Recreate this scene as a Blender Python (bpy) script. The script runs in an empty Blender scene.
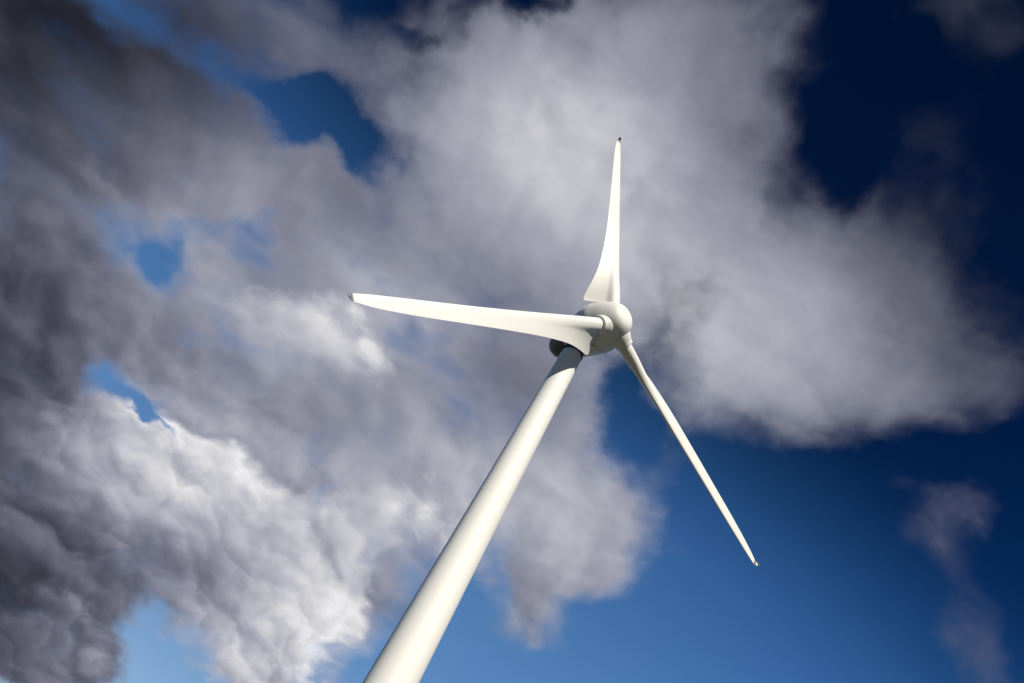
import bpy, bmesh, math, random
from mathutils import Matrix, Vector, noise as mnoise

scene = bpy.context.scene
COL = scene.collection
R = math.radians

# ------------------------------------------------------------------ camera
EL, ROLL, FPX = 0.793658241, 0.584925991, 735.58866
cam_data = bpy.data.cameras.new("camera")
cam = bpy.data.objects.new("camera", cam_data)
COL.objects.link(cam)
fwd = Vector((0, math.cos(EL), math.sin(EL)))
up0 = Vector((0, -math.sin(EL), math.cos(EL)))
xr = Vector((1, 0, 0)) * math.cos(ROLL) + up0 * math.sin(ROLL)
yu = -Vector((1, 0, 0)) * math.sin(ROLL) + up0 * math.cos(ROLL)
m = Matrix((xr, yu, -fwd)).transposed().to_4x4()
m.translation = (0, 0, 1.7)
cam.matrix_world = m
cam_data.sensor_width = 36
cam_data.lens = FPX * 36 / 1024
cam_data.clip_start = 0.1
cam_data.clip_end = 30000
scene.camera = cam

# ------------------------------------------------------------------ light
SUN_EL, SUN_AZ = R(36), R(14)            # azimuth measured from behind the viewer towards the right
sun_dir = Vector((math.sin(SUN_AZ) * math.cos(SUN_EL), -math.cos(SUN_AZ) * math.cos(SUN_EL), math.sin(SUN_EL)))
sd = bpy.data.lights.new("sun", 'SUN')
sd.energy = 4.7
sd.angle = R(0.5)
sd.color = (1.0, 0.945, 0.835)
so = bpy.data.objects.new("sun", sd)
COL.objects.link(so)
so.rotation_euler = sun_dir.to_track_quat('Z', 'Y').to_euler()
so.location = (60, -60, 120)

scene.view_settings.view_transform = 'Standard'
scene.view_settings.look = 'None'
scene.view_settings.exposure = 0.0
scene.view_settings.gamma = 1.0
scene.view_settings.use_curve_mapping = False
scene.render.engine = 'CYCLES'
scene.cycles.use_adaptive_sampling = True
scene.cycles.adaptive_threshold = 0.012
scene.cycles.adaptive_min_samples = 12
scene.cycles.max_bounces = 6
scene.cycles.use_denoising = True
scene.cycles.denoiser = 'OPENIMAGEDENOISE'

# ------------------------------------------------------------------ sky with a broken cloud layer
# cloud masses on a level sheet overhead: (x, y, half length, half width, turn, amount)
COVER = [
    (-0.0634, 0.3699, 0.2565, 0.2207, 2.4781, 1.0),
    (-0.1785, 0.3421, 0.2237, 0.142, 2.5719, 0.75),
    (0.0059, 0.2419, 0.1976, 0.1373, 2.9537, 0.9),
    (0.0444, 0.3926, 0.2251, 0.1832, 2.8969, 0.9),
    (0.1653, 0.365, 0.216, 0.1655, -3.1208, 0.8),
    (0.2582, 0.3524, 0.1948, 0.1528, 2.8455, 0.82),
    (0.3416, 0.3399, 0.1119, 0.0838, 2.6515, 0.42),
    (0.2086, 0.4823, 0.1703, 0.1029, 2.8233, 0.6),
    (0.1264, 0.2752, 0.1358, 0.1234, -2.5748, 0.5),
    (-0.0917, 0.5124, 0.2579, 0.1782, 2.4623, 0.7),
    (-0.0251, 0.6095, 0.2396, 0.1477, 2.4384, 0.62),
    (0.0199, 0.6876, 0.2651, 0.1621, 2.044, 0.72),
    (0.1204, 0.7084, 0.2505, 0.1815, 1.2709, 0.9),
    (0.2029, 0.753, 0.1546, 0.1306, 1.814, 0.65),
    (0.194, 0.82, 0.1477, 0.0784, 2.3052, 0.4),
    (0.2268, 0.888, 0.1084, 0.0759, 2.3907, 0.62),
    (-0.3832, 0.4141, 0.2076, 0.1059, 2.9056, 0.8),
    (-0.5125, 0.5816, 0.3052, 0.2488, -2.9171, 1.0),
    (-0.5079, 0.7769, 0.3928, 0.2923, 1.9904, 1.0),
    (-0.3286, 0.5926, 0.272, 0.164, -3.0337, 0.85),
    (-0.2022, 0.5701, 0.2228, 0.1565, 2.8349, 0.8),
    (-0.2301, 0.688, 0.3088, 0.2145, 2.8454, 1.0),
    (-0.124, 0.7113, 0.221, 0.1789, 2.7396, 0.9),
    (-0.2929, 0.8059, 0.3001, 0.2335, 2.7842, 0.9),
    (-0.4525, 1.0047, 0.3413, 0.291, 1.758, 1.0),
    (-0.2888, 1.0142, 0.3505, 0.258, 3.1089, 1.0),
    (-0.0931, 0.9938, 0.2957, 0.218, 2.7795, 1.0),
    (-0.0114, 0.8727, 0.1813, 0.1494, 2.3328, 0.75),
    (-0.0188, 1.0589, 0.1951, 0.1567, 1.5763, 0.75),
    (-0.369, 1.1838, 0.3684, 0.2264, -2.9549, 1.0),
    (-0.1945, 1.1713, 0.2638, 0.1035, -3.1297, 0.5),
    (-0.3699, 1.3789, 0.2916, 0.2587, 1.7043, 1.0),
    (-0.4538, 1.3208, 0.2426, 0.1746, 1.6488, 0.5),
    (-0.5899, 0.5424, 0.1495, 0.1206, 2.373, 0.4),
    (-0.0518, 1.2356, 0.2048, 0.1221, 2.6805, 0.95),
    (-0.2769, 1.3738, 0.1453, 0.1088, 1.6041, 0.6),
    (0.1357, 0.1165, 0.081, 0.0544, 2.7702, 0.4),
    (0.2199, 0.2169, 0.1024, 0.0787, 0.6545, 0.62),
    (0.4511, 0.4556, 0.1027, 0.0938, 3.0115, 0.5),
    (0.5, 0.4822, 0.111, 0.0778, 0.8823, 0.12),
    (0.5611, 0.521, 0.1121, 0.0914, -3.1397, 0.38),
    (0.2443, 0.276, 0.1103, 0.0928, 0.6995, 0.4),
    (0.2205, 0.7455, 0.1441, 0.1187, 1.9467, 0.4),
    (0.0343, 0.8836, 0.1457, 0.1157, 2.102, 0.4),
    (-0.1553, 0.603, 0.1676, 0.0705, -3.0626, -0.28),
    (-0.2835, 0.6338, 0.1375, 0.0503, 2.8497, -0.25),
    (-0.0097, 0.661, 0.1415, 0.0946, 3.0597, -0.35),
    (-0.1219, 0.8365, 0.1041, 0.0533, 2.8791, -0.2),
    (-0.2834, 0.7758, 0.1318, 0.0515, -3.1091, -0.2),
    (-0.5319, 0.5918, 0.1136, 0.0427, -2.2955, -0.2),
    (-0.4026, 0.4774, 0.0896, 0.0616, 2.7803, -0.25),
    (-0.0361, 0.5435, 0.1028, 0.0696, 2.4426, -0.2),
    (-0.3035, 0.4793, 0.0973, 0.0762, 2.0715, -0.65),
    (-0.3304, 0.4657, 0.053, 0.0395, 2.5204, -0.3),
    (-0.2236, 0.4864, 0.0998, 0.0805, 0.3825, -0.6),
    (-0.3562, 0.4633, 0.1083, 0.0416, 2.9508, -0.2),
    (-0.2174, 0.3748, 0.0984, 0.0512, 2.7386, -0.45),
    (-0.442, 0.4659, 0.0789, 0.0443, -2.9188, -0.2),
    (-0.4082, 0.724, 0.1429, 0.0987, -2.9787, -0.6),
    (-0.3949, 0.7354, 0.0506, 0.0353, -3.1327, -0.3),
    (-0.3439, 0.6767, 0.0946, 0.0506, 2.7131, -0.3),
    (-0.2928, 0.6255, 0.0674, 0.0378, 2.9092, -0.35),
    (-0.3849, 0.938, 0.0967, 0.0768, -2.5137, -0.75),
    (-0.3166, 0.958, 0.0785, 0.0497, -2.8125, -0.25),
    (-0.3166, 0.958, 0.0784, 0.0365, -2.837, -0.4),
    (0.0943, 0.4472, 0.0823, 0.0699, -2.9028, -0.45),
    (0.0276, 0.3678, 0.0481, 0.0393, 2.5175, -0.1),
    (-0.5137, 0.4567, 0.1182, 0.0494, 2.9514, -0.3),
    (-0.2486, 0.3268, 0.0862, 0.0337, 2.6224, -0.45),
    (-0.1467, 0.2611, 0.1073, 0.0319, 2.6306, -0.4),
    (-0.2048, 1.3113, 0.1386, 0.1311, 3.1309, -0.62),
    (0.2346, 0.2324, 0.0717, 0.0557, -3.1216, -0.4),
    (0.2887, 0.3184, 0.0517, 0.0359, -3.1034, -0.3),
    (-0.0868, 0.6261, 0.1169, 0.0579, 1.9274, -0.4),
    (0.1223, 0.5723, 0.1457, 0.0679, 0.9215, -0.5),
    (-0.0756, 0.8845, 0.0396, 0.0319, 3.0526, -0.4),
    (0.1251, 0.2235, 0.1367, 0.0757, 0.5347, -0.5),
    (0.0846, 0.8606, 0.0943, 0.0781, 1.5231, -0.3),
    (0.1408, 0.2928, 0.0736, 0.0506, 0.8415, -0.3),
    (-0.0203, 0.7185, 0.073, 0.0567, 3.0453, -0.25),
    # unseen banks added behind the viewer, as neutral fill light on the tower
    (0.1, -0.85, 1.0, 0.7, 0, 1.15),
    (-1.0, -0.3, 0.6, 0.6, 0, 0.8),
]
TONE = [
    (-0.5713, 0.5013, 0.1769, 0.1188, 2.2803, -0.191),
    (-0.4915, 0.4605, 0.1725, 0.1199, 2.319, -0.104),
    (-0.4124, 0.4194, 0.1676, 0.1203, 2.3646, -0.06),
    (-0.3346, 0.3781, 0.1621, 0.1197, 2.4177, 0.08),
    (-0.2588, 0.3372, 0.1559, 0.1182, 2.4788, -0.042),
    (-0.603, 0.6028, 0.1912, 0.1302, 2.2062, -0.118),
    (-0.5186, 0.5592, 0.1866, 0.1319, 2.2397, 0.056),
    (-0.4348, 0.5148, 0.1815, 0.1328, 2.2804, -0.111),
    (-0.352, 0.4699, 0.1758, 0.1327, 2.3281, -0.045),
    (-0.2712, 0.4248, 0.1694, 0.1316, 2.3832, -0.036),
    (-0.547, 0.669, 0.2021, 0.1444, 2.1603, -0.057),
    (-0.4581, 0.6213, 0.1969, 0.1459, 2.1948, -0.043),
    (-0.3702, 0.5727, 0.191, 0.1462, 2.2358, 0.081),
    (-0.2841, 0.5234, 0.1843, 0.1454, 2.2827, 0.044),
    (-0.5764, 0.7907, 0.219, 0.1573, 2.0833, -0.056),
    (-0.4823, 0.7398, 0.2136, 0.1593, 2.1114, 0.074),
    (-0.389, 0.6873, 0.2076, 0.1602, 2.1455, 0.078),
    (-0.2083, 0.5794, 0.1929, 0.1578, 2.2239, -0.058),
    (-0.5071, 0.8707, 0.2317, 0.1731, 2.0332, -0.116),
    (-0.4081, 0.8144, 0.2255, 0.1744, 2.061, -0.029),
    (-0.3106, 0.7564, 0.2185, 0.1742, 2.0921, 0.083),
    (-0.2157, 0.697, 0.2105, 0.1724, 2.1222, 0.204),
    (-0.1245, 0.6369, 0.2013, 0.1691, 2.1466, 0.274),
    (-0.5325, 1.015, 0.2515, 0.1872, 1.9626, -0.136),
    (-0.4274, 0.9547, 0.2449, 0.1889, 1.985, 0.15),
    (-0.3238, 0.892, 0.2376, 0.1889, 2.011, -0.03),
    (-0.2227, 0.8274, 0.2296, 0.1871, 2.0352, -0.082),
    (-0.1255, 0.7615, 0.2203, 0.1835, 2.0504, 0.034),
    (-0.3367, 1.0411, 0.2582, 0.2038, 1.9417, 0.107),
    (-0.2293, 0.9711, 0.2499, 0.2019, 1.9633, 0.397),
    (-0.1257, 0.899, 0.2405, 0.198, 1.9758, -0.053),
    (-0.0274, 0.8257, 0.2298, 0.1923, 1.9703, 0.19),
    (-0.4663, 1.2771, 0.2886, 0.2187, 1.8631, -0.082),
    (-0.2353, 1.1285, 0.2715, 0.217, 1.9049, -0.097),
    (-0.1252, 1.05, 0.2619, 0.2127, 1.9184, 0.02),
    (-0.0205, 0.9696, 0.2511, 0.2063, 1.9151, 0.113),
    (-0.3619, 1.3828, 0.3043, 0.2346, 1.8361, -0.112),
    (-0.2407, 1.3005, 0.2948, 0.2324, 1.8577, 0.134),
    (-0.0126, 1.1271, 0.2736, 0.2206, 1.8748, 0.399),
    (0.0914, 1.0379, 0.2612, 0.2115, 1.8544, -0.132),
    (-0.1527, 0.269, 0.212, 0.1691, 2.595, -0.022),
    (0.0278, 0.1652, 0.1822, 0.1496, 2.9278, 0.038),
    (0.1048, 0.1192, 0.1693, 0.1364, 3.1057, 0.05),
    (0.1731, 0.0775, 0.1582, 0.1222, -3.0389, -0.092),
    (-0.156, 0.3877, 0.2393, 0.1988, 2.4234, 0.1),
    (-0.0519, 0.3239, 0.2207, 0.1907, 2.5662, 0.201),
    (0.0426, 0.2635, 0.202, 0.1793, 2.7973, -0.063),
    (0.1266, 0.2075, 0.1858, 0.1639, 3.0954, -0.027),
    (0.2003, 0.1567, 0.1729, 0.1461, 0.172, -0.182),
    (-0.0481, 0.4568, 0.2519, 0.2221, 2.2964, 0.15),
    (0.0563, 0.3841, 0.228, 0.2115, 2.4286, 0.088),
    (0.1487, 0.316, 0.2051, 0.1972, 2.9612, -0.032),
    (0.2289, 0.2536, 0.1904, 0.1749, 0.3454, -0.039),
    (0.2978, 0.1976, 0.1783, 0.152, 0.4529, -0.022),
    (-0.0378, 0.6111, 0.2894, 0.252, 2.0648, -0.158),
    (0.0769, 0.5248, 0.2633, 0.2397, 2.0185, 0.032),
    (0.178, 0.4426, 0.2355, 0.2249, 1.772, 0.201),
    (0.265, 0.3666, 0.2139, 0.2028, 0.9993, 0.13),
    (0.3387, 0.298, 0.1989, 0.1761, 0.7654, -0.155),
    (0.0964, 0.6938, 0.3067, 0.2666, 1.8629, 0.155),
    (0.3025, 0.5035, 0.2507, 0.2251, 1.4105, -0.115),
    (0.3822, 0.4196, 0.2282, 0.1989, 1.1187, 0.099),
    (0.4483, 0.3446, 0.2098, 0.1725, 0.9347, 0.037),
    (0.1239, 0.8853, 0.3524, 0.2933, 1.8024, 0.062),
    (0.2452, 0.7696, 0.3226, 0.2709, 1.6915, 0.131),
    (0.3483, 0.6598, 0.2922, 0.2456, 1.5206, 0.023),
    (0.4339, 0.5587, 0.2641, 0.2184, 1.3199, -0.023),
    (0.5038, 0.4678, 0.2398, 0.1909, 1.1383, -0.042),
    (0.2823, 0.9744, 0.3714, 0.296, 1.6997, -0.052),
    (0.3949, 0.8447, 0.3384, 0.2678, 1.5806, -0.028),
    (0.4876, 0.724, 0.306, 0.2385, 1.4341, -0.03),
    (0.5624, 0.6145, 0.2764, 0.2095, 1.2822, -0.048),
    (0.622, 0.5172, 0.2505, 0.1821, 1.1444, 0.012),
    (0.1, -0.85, 1.0, 0.7, 0.0, 0.42),  # brightens the unseen bank added behind the viewer for fill
]
# nearer heaped banks, with firmer edges, in front of that layer
BANKS = [
    (-0.3461, 1.0225, 0.2257, 0.1816, -2.9712, 0.9),
    (-0.1846, 1.0406, 0.2645, 0.2017, -3.0598, 0.9),
    (-0.0363, 1.0414, 0.1991, 0.1921, 2.7093, 0.8),
    (-0.0461, 1.2471, 0.2372, 0.1324, 2.6916, 0.9),
    (-0.3847, 1.4114, 0.2924, 0.2529, -2.954, 0.9),
    (-0.2124, 0.7306, 0.2649, 0.1693, 2.9943, 0.8),
    (0.0032, 0.8706, 0.2026, 0.1385, 2.6551, 0.7),
    (-0.5019, 0.6373, 0.185, 0.105, -2.671, 0.5),
]

world = bpy.data.worlds.new("World")
scene.world = world
world.use_nodes = True


class Nodes:
    def __init__(self, tree):
        self.t = tree

    def new(self, kind, **kw):
        n = self.t.nodes.new(kind)
        for k, v in kw.items():
            setattr(n, k, v)
        return n

    def put(self, sock, v):
        if isinstance(v, bpy.types.NodeSocket):
            self.t.links.new(v, sock)
        elif v is not None:
            sock.default_value = v

    def math(self, op, a, b=None, c=None, clamp=False):
        n = self.new('ShaderNodeMath', operation=op, use_clamp=clamp)
        for i, v in enumerate((a, b, c)):
            self.put(n.inputs[i], v)
        return n.outputs[0]

    def vec(self, op, a, b=None, scale=None):
        n = self.new('ShaderNodeVectorMath', operation=op)
        self.put(n.inputs[0], a)
        self.put(n.inputs[1], b)
        if scale is not None:
            self.put(n.inputs['Scale'], scale)
        return n.outputs['Value'] if op in ('LENGTH', 'DOT_PRODUCT') else n.outputs['Vector']

    def noise(self, v, scale, detail=4, rough=.5, lac=2.0, dist=0.0, color=False, dim='3D'):
        n = self.new('ShaderNodeTexNoise', noise_dimensions=dim)
        self.put(n.inputs['Vector'], v)
        n.inputs['Scale'].default_value = scale
        n.inputs['Detail'].default_value = detail
        n.inputs['Roughness'].default_value = rough
        n.inputs['Lacunarity'].default_value = lac
        n.inputs['Distortion'].default_value = dist
        return n.outputs['Color' if color else 'Fac']

    def smooth(self, v, a, b, lo=0.0, hi=1.0):
        n = self.new('ShaderNodeMapRange', interpolation_type='SMOOTHSTEP')
        self.put(n.inputs['Value'], v)
        for i, x in zip(('From Min', 'From Max', 'To Min', 'To Max'), (a, b, lo, hi)):
            self.put(n.inputs[i], x)
        return n.outputs[0]

    def ramp(self, v, stops, interp='LINEAR'):
        n = self.new('ShaderNodeValToRGB')
        self.put(n.inputs[0], v)
        cr = n.color_ramp
        cr.interpolation = interp
        while len(cr.elements) < len(stops):
            cr.elements.new(0.5)
        for e, (p, c) in zip(cr.elements, stops):
            e.position = p
            e.color = c if len(c) == 4 else (*c, 1)
        return n.outputs[0]

    def mix(self, f, a, b):
        n = self.new('ShaderNodeMix', data_type='RGBA')
        self.put(n.inputs['Factor'], f)
        self.put(n.inputs[6], a)
        self.put(n.inputs[7], b)
        return n.outputs[2]

    def masses(self, v, rows, start):
        """adds soft elliptical masses lying on the sheet"""
        acc = start
        for i, (x, y, a, b, ang, amt) in enumerate(rows):
            if i % 10 == 0 and not isinstance(acc, float):
                # a vanishing link to the running sum keeps the evaluation in order (and its stack small)
                n = self.new('ShaderNodeVectorMath', operation='MULTIPLY_ADD')
                self.put(n.inputs[0], acc)
                n.inputs[1].default_value = (0, 0, 1e-7)
                self.put(n.inputs[2], v)
                v = n.outputs[0]
            mp = self.new('ShaderNodeMapping', vector_type='TEXTURE')
            self.put(mp.inputs['Vector'], v)
            mp.inputs['Location'].default_value = (x, y, 0)
            mp.inputs['Rotation'].default_value = (0, 0, ang)
            mp.inputs['Scale'].default_value = (a, b, 1)
            ln = self.vec('LENGTH', mp.outputs[0])
            acc = self.math('ADD', acc, self.smooth(ln, 0, 1, amt, 0))
        return acc


# billowing texture of the clouds, as a node group so it can be sampled twice (for the relief the sun picks out)
grp = bpy.data.node_groups.new("cloud_billow", 'ShaderNodeTree')
grp.interface.new_socket("P", in_out='INPUT', socket_type='NodeSocketVector')
grp.interface.new_socket("Fluff", in_out='OUTPUT', socket_type='NodeSocketFloat')
grp.interface.new_socket("Relief", in_out='OUTPUT', socket_type='NodeSocketFloat')
N = Nodes(grp)
gi = grp.nodes.new('NodeGroupInput')
go = grp.nodes.new('NodeGroupOutput')
Pd = gi.outputs[0]
f1 = N.noise(Pd, 6.0, 10, .51)
f3 = N.noise(N.vec('ADD', Pd, (3.1, 1.7, .4)), 6.5, 4, .5)
vo = N.new('ShaderNodeTexVoronoi', feature='SMOOTH_F1')
wv = N.vec('SUBTRACT', N.noise(Pd, 30.0, 3, .5, color=True), (.5, .5, .5))
N.put(vo.inputs['Vector'], N.vec('ADD', Pd, N.vec('MULTIPLY', wv, (.03, .03, .03))))
vo.inputs['Scale'].default_value = 13.0
vo.inputs['Detail'].default_value = 3.0
vo.inputs['Roughness'].default_value = .5
vo.inputs['Smoothness'].default_value = .7
puff = N.math('SUBTRACT', .45, vo.outputs['Distance'])
N.put(go.inputs['Fluff'], N.math('MULTIPLY_ADD', puff, .30, N.math('SUBTRACT', f1, .5)))
N.put(go.inputs['Relief'], N.math('MULTIPLY_ADD', puff, .30, N.math('SUBTRACT', f3, .5)))

wt = world.node_tree
wt.nodes.clear()
N = Nodes(wt)
d = N.new('ShaderNodeTexCoord').outputs['Generated']
sep = N.new('ShaderNodeSeparateXYZ')
N.put(sep.inputs[0], d)
zz = N.math('ADD', N.math('MAXIMUM', sep.outputs[2], 0.0), 0.5)
cx = N.new('ShaderNodeCombineXYZ')
N.put(cx.inputs[0], N.math('DIVIDE', sep.outputs[0], zz))
N.put(cx.inputs[1], N.math('DIVIDE', sep.outputs[1], zz))
P = cx.outputs[0]
w1 = N.vec('SUBTRACT', N.noise(P, 4.0, 3, .5, color=True), (.5, .5, .5))
w2 = N.vec('SUBTRACT', N.noise(P, 15.0, 5, .52, color=True), (.5, .5, .5))
Pw = N.vec('ADD', N.vec('ADD', P, N.vec('MULTIPLY', w1, (.10, .10, 0))), N.vec('MULTIPLY', w2, (.06, .06, 0)))
Pt = N.vec('ADD', N.vec('ADD', P, N.vec('MULTIPLY', w1, (.04, .04, 0))), N.vec('MULTIPLY', w2, (.02, .02, 0)))
Pd = N.vec('ADD', P, N.vec('MULTIPLY', w1, (.10, .10, 0)))
pos = [c for c in COVER if c[5] > 0]
neg = [c for c in COVER if c[5] < 0]
cov = N.math('MINIMUM', N.masses(Pw, pos, 0.0), 1.14)
Pn = N.vec('ADD', N.vec('ADD', P, N.vec('MULTIPLY', w1, (.16, .16, 0))), N.vec('MULTIPLY', w2, (.15, .15, 0)))
cov = N.masses(Pn, neg, cov)


def billow(vec):
    g = N.new('ShaderNodeGroup')
    g.node_tree = grp
    N.put(g.inputs[0], vec)
    return g.outputs[0], g.outputs[1]


sxy = Vector((sun_dir.x + .35, sun_dir.y, 0)).normalized()
fl, r0 = billow(Pd)
_, r1 = billow(N.vec('ADD', Pd, tuple(sxy * .022)))
relief = N.smooth(N.math('SUBTRACT', r0, r1), -.16, .16, -1, 1)
# near the far horizon (low in the sky) the heaps look crisper than overhead
low = N.smooth(sep.outputs[2], .75, .30)
hgt = N.math('MULTIPLY_ADD', fl, 1.15, cov)
alpha = N.smooth(hgt, N.math('MULTIPLY_ADD', low, .10, .0), N.math('MULTIPLY_ADD', low, -.12, 1.0))
tone = N.masses(Pt, TONE, 0.45)
amp = N.math('MULTIPLY', N.math('MULTIPLY_ADD', low, .035, .022), N.math('MULTIPLY_ADD', tone, 1.2, .25))
tone = N.math('MULTIPLY_ADD', relief, amp, tone)
tone = N.math('MULTIPLY_ADD', fl, .09, tone)


def heaps(scale, rag, off):
    """heaped lobes: each is bright on the side the sun reaches and grey behind, with an edge where it hides the next"""
    q = N.vec('ADD', N.vec('ADD', Pd, off), N.vec('MULTIPLY', w2, (rag, rag, 0)))
    v = N.new('ShaderNodeTexVoronoi', feature='SMOOTH_F1', voronoi_dimensions='2D')
    N.put(v.inputs['Vector'], q)
    v.inputs['Scale'].default_value = scale
    v.inputs['Smoothness'].default_value = .35
    g = N.vec('DOT_PRODUCT', N.vec('SUBTRACT', q, v.outputs['Position']), tuple(sxy * scale))
    return N.smooth(g, -.75, .75, -1, 1)


lobes = N.math('MULTIPLY_ADD', heaps(14.0, .085, (1.3, .2, 0)), .6, heaps(6.0, .11, (0, 0, 0)))
tone = N.math('MULTIPLY_ADD', lobes, N.math('MULTIPLY', amp, N.math('MULTIPLY_ADD', low, 1.1, .12)), tone)
tone = N.math('MULTIPLY_ADD', N.math('SUBTRACT', 1.0, alpha), N.math('MULTIPLY_ADD', tone, .14, .03), tone)
b0 = N.masses(Pw, BANKS, 0.0)
b1 = N.masses(N.vec('ADD', Pw, tuple(sxy * .03)), BANKS, 0.0)
sunny = N.smooth(N.math('SUBTRACT', b0, b1), -.06, .16)           # which flank of a bank faces the sun
bank = N.math('MULTIPLY_ADD', fl, .75, b0)
inside = N.smooth(bank, .33, .59)
lit = N.math('MULTIPLY', tone, sunny)
tone = N.math('MULTIPLY_ADD', N.math('MULTIPLY', N.smooth(bank, .05, .42), N.math('SUBTRACT', 1.0, inside)), N.math('MULTIPLY', lit, -.15), tone)
tone = N.math('MULTIPLY_ADD', N.math('MULTIPLY', inside, N.smooth(bank, .95, .45)), N.math('MULTIPLY', lit, .19), tone)
alpha = N.math('MAXIMUM', alpha, N.math('MULTIPLY', inside, N.smooth(hgt, .10, .40)))
lum = N.math('POWER', N.math('MINIMUM', N.math('MAXIMUM', tone, .05), .93), 2.2)
tint = N.ramp(tone, [(0.2, (.88, .93, 1.36)), (.5, (.93, .96, 1.24)), (.68, (.96, .975, 1.13)), (.85, (1.0, .995, 1.02))])
cloud = N.vec('SCALE', tint, scale=lum)

sky = N.new('ShaderNodeTexSky', sky_type='NISHITA')
sky.sun_disc = False
sky.sun_elevation = SUN_EL
sky.sun_rotation = math.pi - SUN_AZ
sky.altitude = 0
sky.air_density = 0.7
sky.dust_density = 0.0
sky.ozone_density = 2.0
bg = N.new('ShaderNodeBackground')
# polarised blue: deepest across the sun's direction and overhead, paler towards the far horizon
dot = N.vec('DOT_PRODUCT', d, tuple(sun_dir))
pol = N.ramp(N.math('MULTIPLY_ADD', dot, .5, .5), [(.08, (.74, .70, .60)), (.18, (.66, .72, .70)), (.26, (.61, .82, .90)), (.34, (.54, .85, 1.0)), (.43, (.35, .68, .94)),
                                                   (.475, (.18, .45, .67)), (.535, (.035, .17, .35)), (.69, (.005, .105, .25)), (.80, (.03, .09, .16)), (1.0, (.12, .13, .14))], 'CARDINAL')
skyc = N.vec('SCALE', N.vec('MULTIPLY', sky.outputs[0], pol), scale=N.smooth(sep.outputs[2], .58, .86, 1.0, .55))
N.put(bg.inputs[0], skyc)
bg.inputs[1].default_value = 0.15
bc = N.new('ShaderNodeBackground')
N.put(bc.inputs[0], cloud)
bc.inputs[1].default_value = 1.0
ms = N.new('ShaderNodeMixShader')
N.put(ms.inputs[0], alpha)
N.put(ms.inputs[1], bg.outputs[0])
N.put(ms.inputs[2], bc.outputs[0])
wo = N.new('ShaderNodeOutputWorld')
N.put(wo.inputs[0], ms.outputs[0])
world.cycles.sampling_method = 'MANUAL'
world.cycles.sample_map_resolution = 256


# ------------------------------------------------------------------ materials
def material(name):
    mt = bpy.data.materials.new(name)
    mt.use_nodes = True
    return mt, Nodes(mt.node_tree), mt.node_tree.nodes['Principled BSDF']


def paint(name, base, dirt, rough=.42, streak=(1, 1, .06), amount=.5, scale=1.0):
    mt, n, b = material(name)
    co = n.new('ShaderNodeTexCoord').outputs['Object']
    mp = n.vec('MULTIPLY', co, streak)
    a = n.noise(mp, 2.2 * scale, 6, .6)
    c = n.noise(co, .7 * scale, 4, .55)
    e = n.noise(co, 30.0, 3, .6)
    k = n.math('MULTIPLY', n.smooth(a, .42, .8), n.smooth(c, .35, .75))
    col = n.mix(n.math('MULTIPLY', k, amount), (*base, 1), (*dirt, 1))
    n.put(b.inputs['Base Color'], col)
    n.put(b.inputs['Roughness'], n.math('ADD', n.math('MULTIPLY', e, .12), rough - .06))
    bp = n.new('ShaderNodeBump')
    bp.inputs['Strength'].default_value = .06
    bp.inputs['Distance'].default_value = .02
    n.put(bp.inputs['Height'], n.noise(co, 1.6, 4, .5))
    n.put(b.inputs['Normal'], bp.outputs[0])
    return mt


M_tower = paint("tower_paint", (.80, .79, .755), (.68,.66,.60), .6, (1, 1, .05), .35)
M_body = paint("shell_paint", (.80, .79, .755), (.64,.62,.56), .58, (1, 1, .3), .35)
M_blade = paint("blade_gelcoat", (.80, .79, .755), (.70,.68,.62), .52, (1, .08, 1), .30)
M_dark, n, b = material("dark_steel")
b.inputs['Base Color'].default_value = (.035, .035, .04, 1)
b.inputs['Roughness'].default_value = .6
n.put(b.inputs['Roughness'], n.math('ADD', n.math('MULTIPLY', n.noise(n.new('ShaderNodeTexCoord').outputs['Object'], 9), .3), .45))
M_metal, n, b = material("tip_aluminium")
b.inputs['Metallic'].default_value = .55
n.put(b.inputs['Base Color'], n.ramp(n.noise(n.new('ShaderNodeTexCoord').outputs['Object'], 6, 4), [(.3, (.16, .16, .16)), (.7, (.26, .26, .25))]))
b.inputs['Roughness'].default_value = .45
M_grey = paint("dark_brown_shell", (.10, .088, .075), (.06, .05, .042), .5, (1, 1, 1), .5)  # dark brown throughout, for the rear cowl and the door
M_grass, n, b = material("meadow_grass")
co = n.new('ShaderNodeTexCoord').outputs['Object']
n.put(b.inputs['Base Color'], n.ramp(n.math('ADD', n.math('MULTIPLY', n.noise(co, .04, 6, .6), .6), n.math('MULTIPLY', n.noise(co, 5, 5, .65), .4)),
      [(.3, (.02, .02, .007)), (.5, (.034, .03, .012)), (.7, (.06, .05, .022))]))
b.inputs['Roughness'].default_value = .95
M_gravel, n, b = material("gravel")
co = n.new('ShaderNodeTexCoord').outputs['Object']
n.put(b.inputs['Base Color'], n.ramp(n.noise(co, 14, 6, .7), [(.3, (.13, .12, .10)), (.7, (.30, .28, .25))]))
b.inputs['Roughness'].default_value = .95


# ------------------------------------------------------------------ mesh helpers
def link(name, verts, faces, mat, parent=None, matrix=None, angle=38):
    me = bpy.data.meshes.new(name)
    me.from_pydata([tuple(v) for v in verts], [], faces)
    bm = bmesh.new()
    bm.from_mesh(me)
    bmesh.ops.remove_doubles(bm, verts=bm.verts, dist=1e-5)
    bmesh.ops.recalc_face_normals(bm, faces=bm.faces)
    bm.to_mesh(me)
    bm.free()
    for p in me.polygons:
        p.use_smooth = True
    me.set_sharp_from_angle(angle=R(angle))
    me.materials.append(mat)
    o = bpy.data.objects.new(name, me)
    COL.objects.link(o)
    if parent:
        o.parent = parent
    if matrix is not None:
        o.matrix_local = matrix
    return o


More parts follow.
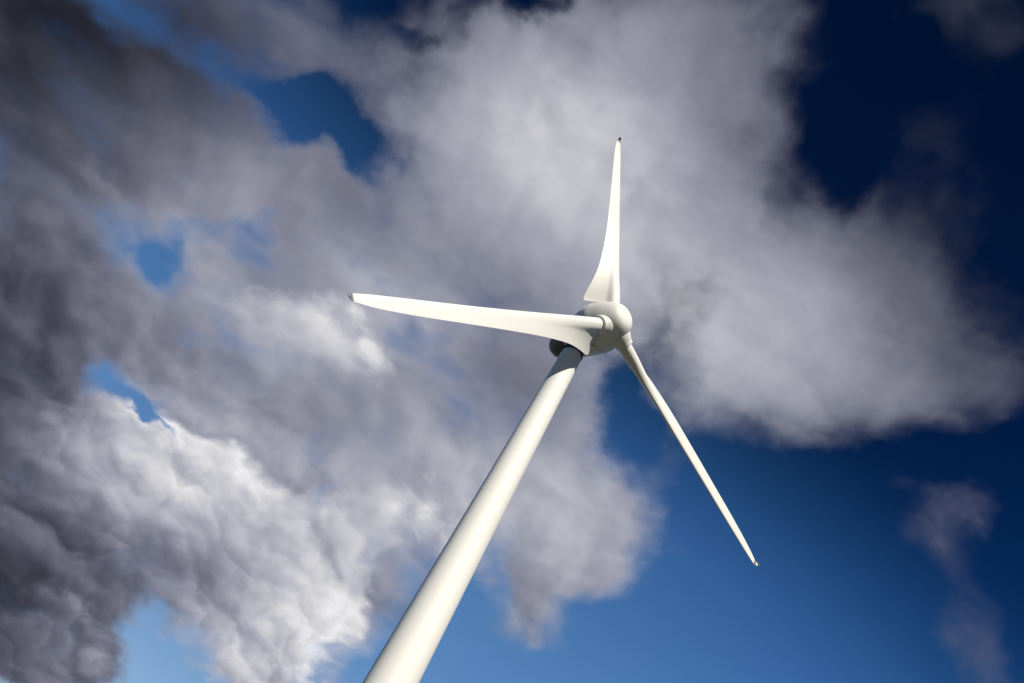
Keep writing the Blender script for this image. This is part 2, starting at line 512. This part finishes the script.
def rings(loops):
    """skin a list of closed vertex loops of equal length, capped"""
    k = len(loops[0])
    v = [p for lp in loops for p in lp]
    f = []
    for i in range(len(loops) - 1):
        for j in range(k):
            f.append((i * k + j, i * k + (j + 1) % k, (i + 1) * k + (j + 1) % k, (i + 1) * k + j))
    f.append(tuple(range(k))[::-1])
    f.append(tuple((len(loops) - 1) * k + j for j in range(k)))
    return v, f


def lathe(profile, seg=72):
    """profile: (z, r) rows, revolved about local z"""
    return rings([[(max(r, 1e-4) * math.cos(2 * math.pi * j / seg), max(r, 1e-4) * math.sin(2 * math.pi * j / seg), z)
                   for j in range(seg)] for z, r in profile])


def spline(rows, x):
    """smooth interpolation through (x, value) rows"""
    n_ = len(rows)
    if x <= rows[0][0]:
        return rows[0][1]
    if x >= rows[-1][0]:
        return rows[-1][1]
    for i in range(n_ - 1):
        x0, y0 = rows[i]
        x1, y1 = rows[i + 1]
        if x0 <= x <= x1:
            def tan(j):
                if j == 0 or j == n_ - 1:
                    a, b_ = (0, 1) if j == 0 else (n_ - 2, n_ - 1)
                    return (rows[b_][1] - rows[a][1]) / (rows[b_][0] - rows[a][0])
                s0 = (rows[j][1] - rows[j - 1][1]) / (rows[j][0] - rows[j - 1][0])
                s1 = (rows[j + 1][1] - rows[j][1]) / (rows[j + 1][0] - rows[j][0])
                return 0 if s0 * s1 <= 0 else 2 * s0 * s1 / (s0 + s1)
            h = x1 - x0
            t = (x - x0) / h
            return ((2 * t ** 3 - 3 * t ** 2 + 1) * y0 + (t ** 3 - 2 * t ** 2 + t) * h * tan(i)
                    + (-2 * t ** 3 + 3 * t ** 2) * y1 + (t ** 3 - t ** 2) * h * tan(i + 1))


# ------------------------------------------------------------------ ground (below the frame; the tower stands on it)
def ground_z(x, y):
    d_ = math.hypot(x, y - 20)
    k = min(1, max(0, (d_ - 80) / 600))
    return k * k * 14 * (mnoise.noise(Vector((x * .002, y * .002, 3.3)))) - .004


g_r = [0, 4, 10, 20, 35, 60, 100, 160, 260, 420, 700, 1200, 2200, 4200, 9000]
gv, gf = [], []
SEG = 64
for i, rr in enumerate(g_r):
    for j in range(SEG):
        a = 2 * math.pi * j / SEG
        x, y = 6 + rr * math.cos(a), 40 + rr * math.sin(a)
        gv.append((x, y, ground_z(x, y)))
for i in range(len(g_r) - 1):
    for j in range(SEG):
        gf.append((i * SEG + j, i * SEG + (j + 1) % SEG, (i + 1) * SEG + (j + 1) % SEG, (i + 1) * SEG + j))
ground = link("ground", gv, gf, M_grass)
ground['kind'] = 'structure'

# ------------------------------------------------------------------ wind turbine
HUB = Vector((6.32883066, 39.4202633, 50.0))
AZ, TILT, PH, OV = 0.405960162, 0.0465796408, 1.91554683, 3.63367548
RT = 25.9636341
CONE = -0.0196281750
ax = Vector((math.sin(AZ) * math.cos(TILT), -math.cos(AZ) * math.cos(TILT), math.sin(TILT)))
e1 = Vector((0, 0, 1)).cross(ax).normalized()
e2 = ax.cross(e1)
base = HUB - ax * OV
base.z = 0

turbine = bpy.data.objects.new("wind_turbine", None)
COL.objects.link(turbine)
turbine.location = base
turbine.empty_display_size = 3
turbine['label'] = "white three-bladed wind turbine with rounded hub on a tall tapering white tower"
turbine['category'] = "wind turbine"


def frame(X, Y, Z, at):
    mm = Matrix((X, Y, Z)).transposed().to_4x4()
    mm.translation = at - base
    return mm


# tower: steel cans, barely visible welded flanges
TOP = 47.72


def tower_r(z):
    return spline([(0, 1.66), (8, 1.55), (19, 1.355), (34, 1.10), (TOP, .90)], z)


prof = [(-.3, tower_r(0))]
z = 0.0
joints = [14.5, 31.0]
for i in range(0, 96):
    z = TOP * i / 95
    prof.append((z, tower_r(z)))
prof.append((TOP + .05, tower_r(TOP) - .04))
tower = link("tower", *lathe(prof, 96), M_tower, turbine, Matrix.Identity(4))
for jz in joints:
    rj = tower_r(jz)
    link("flange_seam", *lathe([(jz - .035, rj - .01), (jz - .03, rj + .006), (jz + .03, rj + .006), (jz + .035, rj - .01)], 96), M_tower, tower)
# door at the foot, on the side turned from the viewer's left
da = R(215)
rd = tower_r(1.6) - .06
dm = Matrix.Translation((rd * math.cos(da), rd * math.sin(da), 1.5)) @ Matrix.Rotation(da, 4, 'Z')
dv = [(x, y, zz_) for x in (-.1, .1) for y in (-.42, .42) for zz_ in (-1.05, 1.05)]
df = [(0, 1, 3, 2), (4, 6, 7, 5), (0, 4, 5, 1), (2, 3, 7, 6), (0, 2, 6, 4), (1, 5, 7, 3)]
door = link("door", dv, df, M_grey, tower, dm)
# dark yaw bearing between tower and nacelle
link("yaw_bearing", *lathe([(TOP + .052, .80), (TOP + .06, .95), (TOP + .20, .96), (TOP + .26, .94), (TOP + .7, .88)], 72), M_dark, turbine, Matrix.Identity(4))

# nacelle: drop-shaped shell, axis along the shaft (local z forward)
MR = frame(e1, e2, ax, HUB - e1 * .26 + e2 * .18)
nac_prof = [(-1.37, 1.2), (-1.36, 2.06), (-1.40, 2.18), (-1.6, 2.20), (-1.9, 2.14), (-2.6, 2.01), (-3.4, 1.83), (-4.15, 1.62)]
nacelle = link("nacelle", *lathe(nac_prof, 96), M_body, turbine, MR)
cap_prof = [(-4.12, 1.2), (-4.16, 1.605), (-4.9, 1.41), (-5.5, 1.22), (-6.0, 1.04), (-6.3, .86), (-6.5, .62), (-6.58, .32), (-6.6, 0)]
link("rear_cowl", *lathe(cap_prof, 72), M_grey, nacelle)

# hub: rounded spinner with three collars
hub_prof = [(-1.33, 1.2), (-1.32, 2.08), (-1.27, 2.20), (-1.1, 2.20), (-.8, 2.12), (-.5, 2.03), (-.1, 1.93), (.25, 1.80), (.6, 1.64), (.9, 1.48), (1.15, 1.32), (1.35, 1.15),
            (1.48, .98), (1.57, .76), (1.63, .45), (1.645, .2), (1.65, 0)]
hub = link("hub", *lathe(hub_prof, 96), M_body, turbine, MR)
link("spinner_gap", *lathe([(-1.38, 1.0), (-1.38, 2.04), (-1.31, 2.04), (-1.31, 1.0)], 72), M_dark, hub)

# blade planform along the span r (metres from the shaft)
LEAD = [(1.0, .58), (2.0, .58), (4, .57), (6.5, .54), (11, .47), (16, .39), (21.5, .31), (24.0, .24), (25.2, .15), (25.7, .08)]
TRAIL = [(1.0, .58), (2.04, .60), (2.10, .85), (2.14, 1.3), (2.18, 1.85), (2.215, 2.3), (2.25, 2.52), (2.32, 2.60), (2.5, 2.60), (3.3, 2.40), (4.4, 2.06), (5.5, 1.79), (6.5, 1.63),
         (8.5, 1.43), (11, 1.26), (16, 1.02), (21.5, .80), (24.0, .60), (25.2, .38), (25.7, .22)]
TWIST = [(1.0, 34), (2.2, 34), (4, 25), (6.5, 13), (11, 3.5), (16, 0), (22, -2), (25.7, -2)]
BLEND = [(1.0, 0), (2.3, 0), (4.0, .30), (6.5, .75), (10, 1), (26, 1)]


def section(r, nseg=26):
    """outline of the blade at span r: cylinder with a thin trailing web near the root, airfoil further out"""
    le, te, bl = spline(LEAD, r), spline(TRAIL, r), spline(BLEND, r)
    ch = le + te
    tc = .25 - .08 * min(1, r / 24)
    rad = .58 if r < 4 else spline([(4, .57), (8, .40), (26, .05)], r)
    up, lo = [], []
    for i in range(nseg + 1):
        s = .5 - .5 * math.cos(math.pi * i / nseg)       # 0 leading, 1 trailing
        x = le - s * ch
        # root: circle plus web
        hc = math.sqrt(max(0, rad * rad - x * x)) if abs(x) < rad else 0
        web = 0
        if te > rad + .01:
            q = min(1, max(0, -x) / te)
            web = (.44 * (1 - q) ** 2.2 + .05 * (1 - q) + .012) * min(1, (te - rad) / .6)
            if x > -.25:
                web *= max(0, min(1, (-x) / .25))
            if i == nseg:
                web = .012
        hr = (hc ** 4 + web ** 4) ** .25
        # airfoil
        ya = 5 * tc * ch * (.2969 * math.sqrt(s) - .1260 * s - .3516 * s * s + .2843 * s ** 3 - .1015 * s ** 4) + .004
        cam_ = .03 * ch * math.sin(math.pi * s) * bl
        # the web leaves the tube on its upwind side
        off = (-.16 * min(1, max(0, -x - .2) / max(.3, te)) * (1 - bl)) if te > rad + .01 else 0
        h = hr * (1 - bl) + ya * bl
        up.append((x, h + off - cam_))
        lo.append((x, -h + off - cam_))
    return up + lo[-2:0:-1]


def blade_point(r, x, y, bend):
    tw = R(spline(TWIST, r))
    c, s = math.cos(tw), math.sin(tw)
    q = max(0, (r - 4) / 22)
    flap = math.tan(CONE) * r
    # local axes: x leading edge in the rotor plane, y span, z upwind
    return (x * c - y * s + bend * q * q, r, x * s + y * c + flap)


ROOT = [1.0, 1.5, 1.9, 2.02, 2.05, 2.08, 2.1, 2.12, 2.14, 2.16, 2.18, 2.2, 2.22, 2.24, 2.26, 2.29, 2.33, 2.4, 2.5, 2.6, 2.75, 2.9, 3.1, 3.3, 3.6, 4.0, 4.4, 4.9, 5.5, 6.2, 7, 8]
SPAN = ROOT + [8 + (25.2 - 8) * i / 24 for i in range(1, 25)]


def make_blade(ang, bend, stretch):
    sdir = e1 * math.cos(ang) + e2 * math.sin(ang)
    lead = e1 * math.cos(ang - math.pi / 2) + e2 * math.sin(ang - math.pi / 2)
    mb = frame(lead, sdir, ax, HUB)
    loops = [[blade_point(r * (1 if r < 4 else 1 + stretch * (r - 4) / 22), x, y, bend) for x, y in section(r)] for r in SPAN]
    bl = link("blade", *rings(loops), M_blade, turbine, mb, angle=50)
    # tip: turned upwind
    tl = []
    for i in range(9):
        t = i / 8
        r = 25.2 + .46 * math.sin(t * math.pi / 2)
        up = .30 * (1 - math.cos(t * math.pi / 2)) ** .9
        sc_ = 1 - .55 * t
        sec = section(25.2)
        lp = []
        for x, y in sec:
            px_, py_, pz_ = blade_point(25.2 * (1 + stretch * 21.2 / 22), x * sc_ - .10 * t, 0, bend)
            tn = y * sc_
            a_ = t * math.pi / 2
            lp.append((px_, py_ + (r - 25.2) - tn * math.sin(a_), pz_ + up + tn * math.cos(a_)))
        tl.append(lp)
    link("blade_tip", *rings(tl), M_metal, bl, angle=50)
    # collar where the tube leaves the spinner
    mc = Matrix.Rotation(-math.pi / 2, 4, 'X')
    link("root_collar", *lathe([(1.0, 1.05), (1.35, .98), (1.6, .86), (1.8, .785), (1.85, .765), (2.0, .765), (2.05, .745), (2.085, .70), (2.10, .64), (2.102, .57)], 64), M_blade, bl, mc)


make_blade(PH, 0.0, 0.0)
make_blade(PH - 2 * math.pi / 3, 0.0, 0.0)
make_blade(PH - 4 * math.pi / 3, 0.40, 0.035)
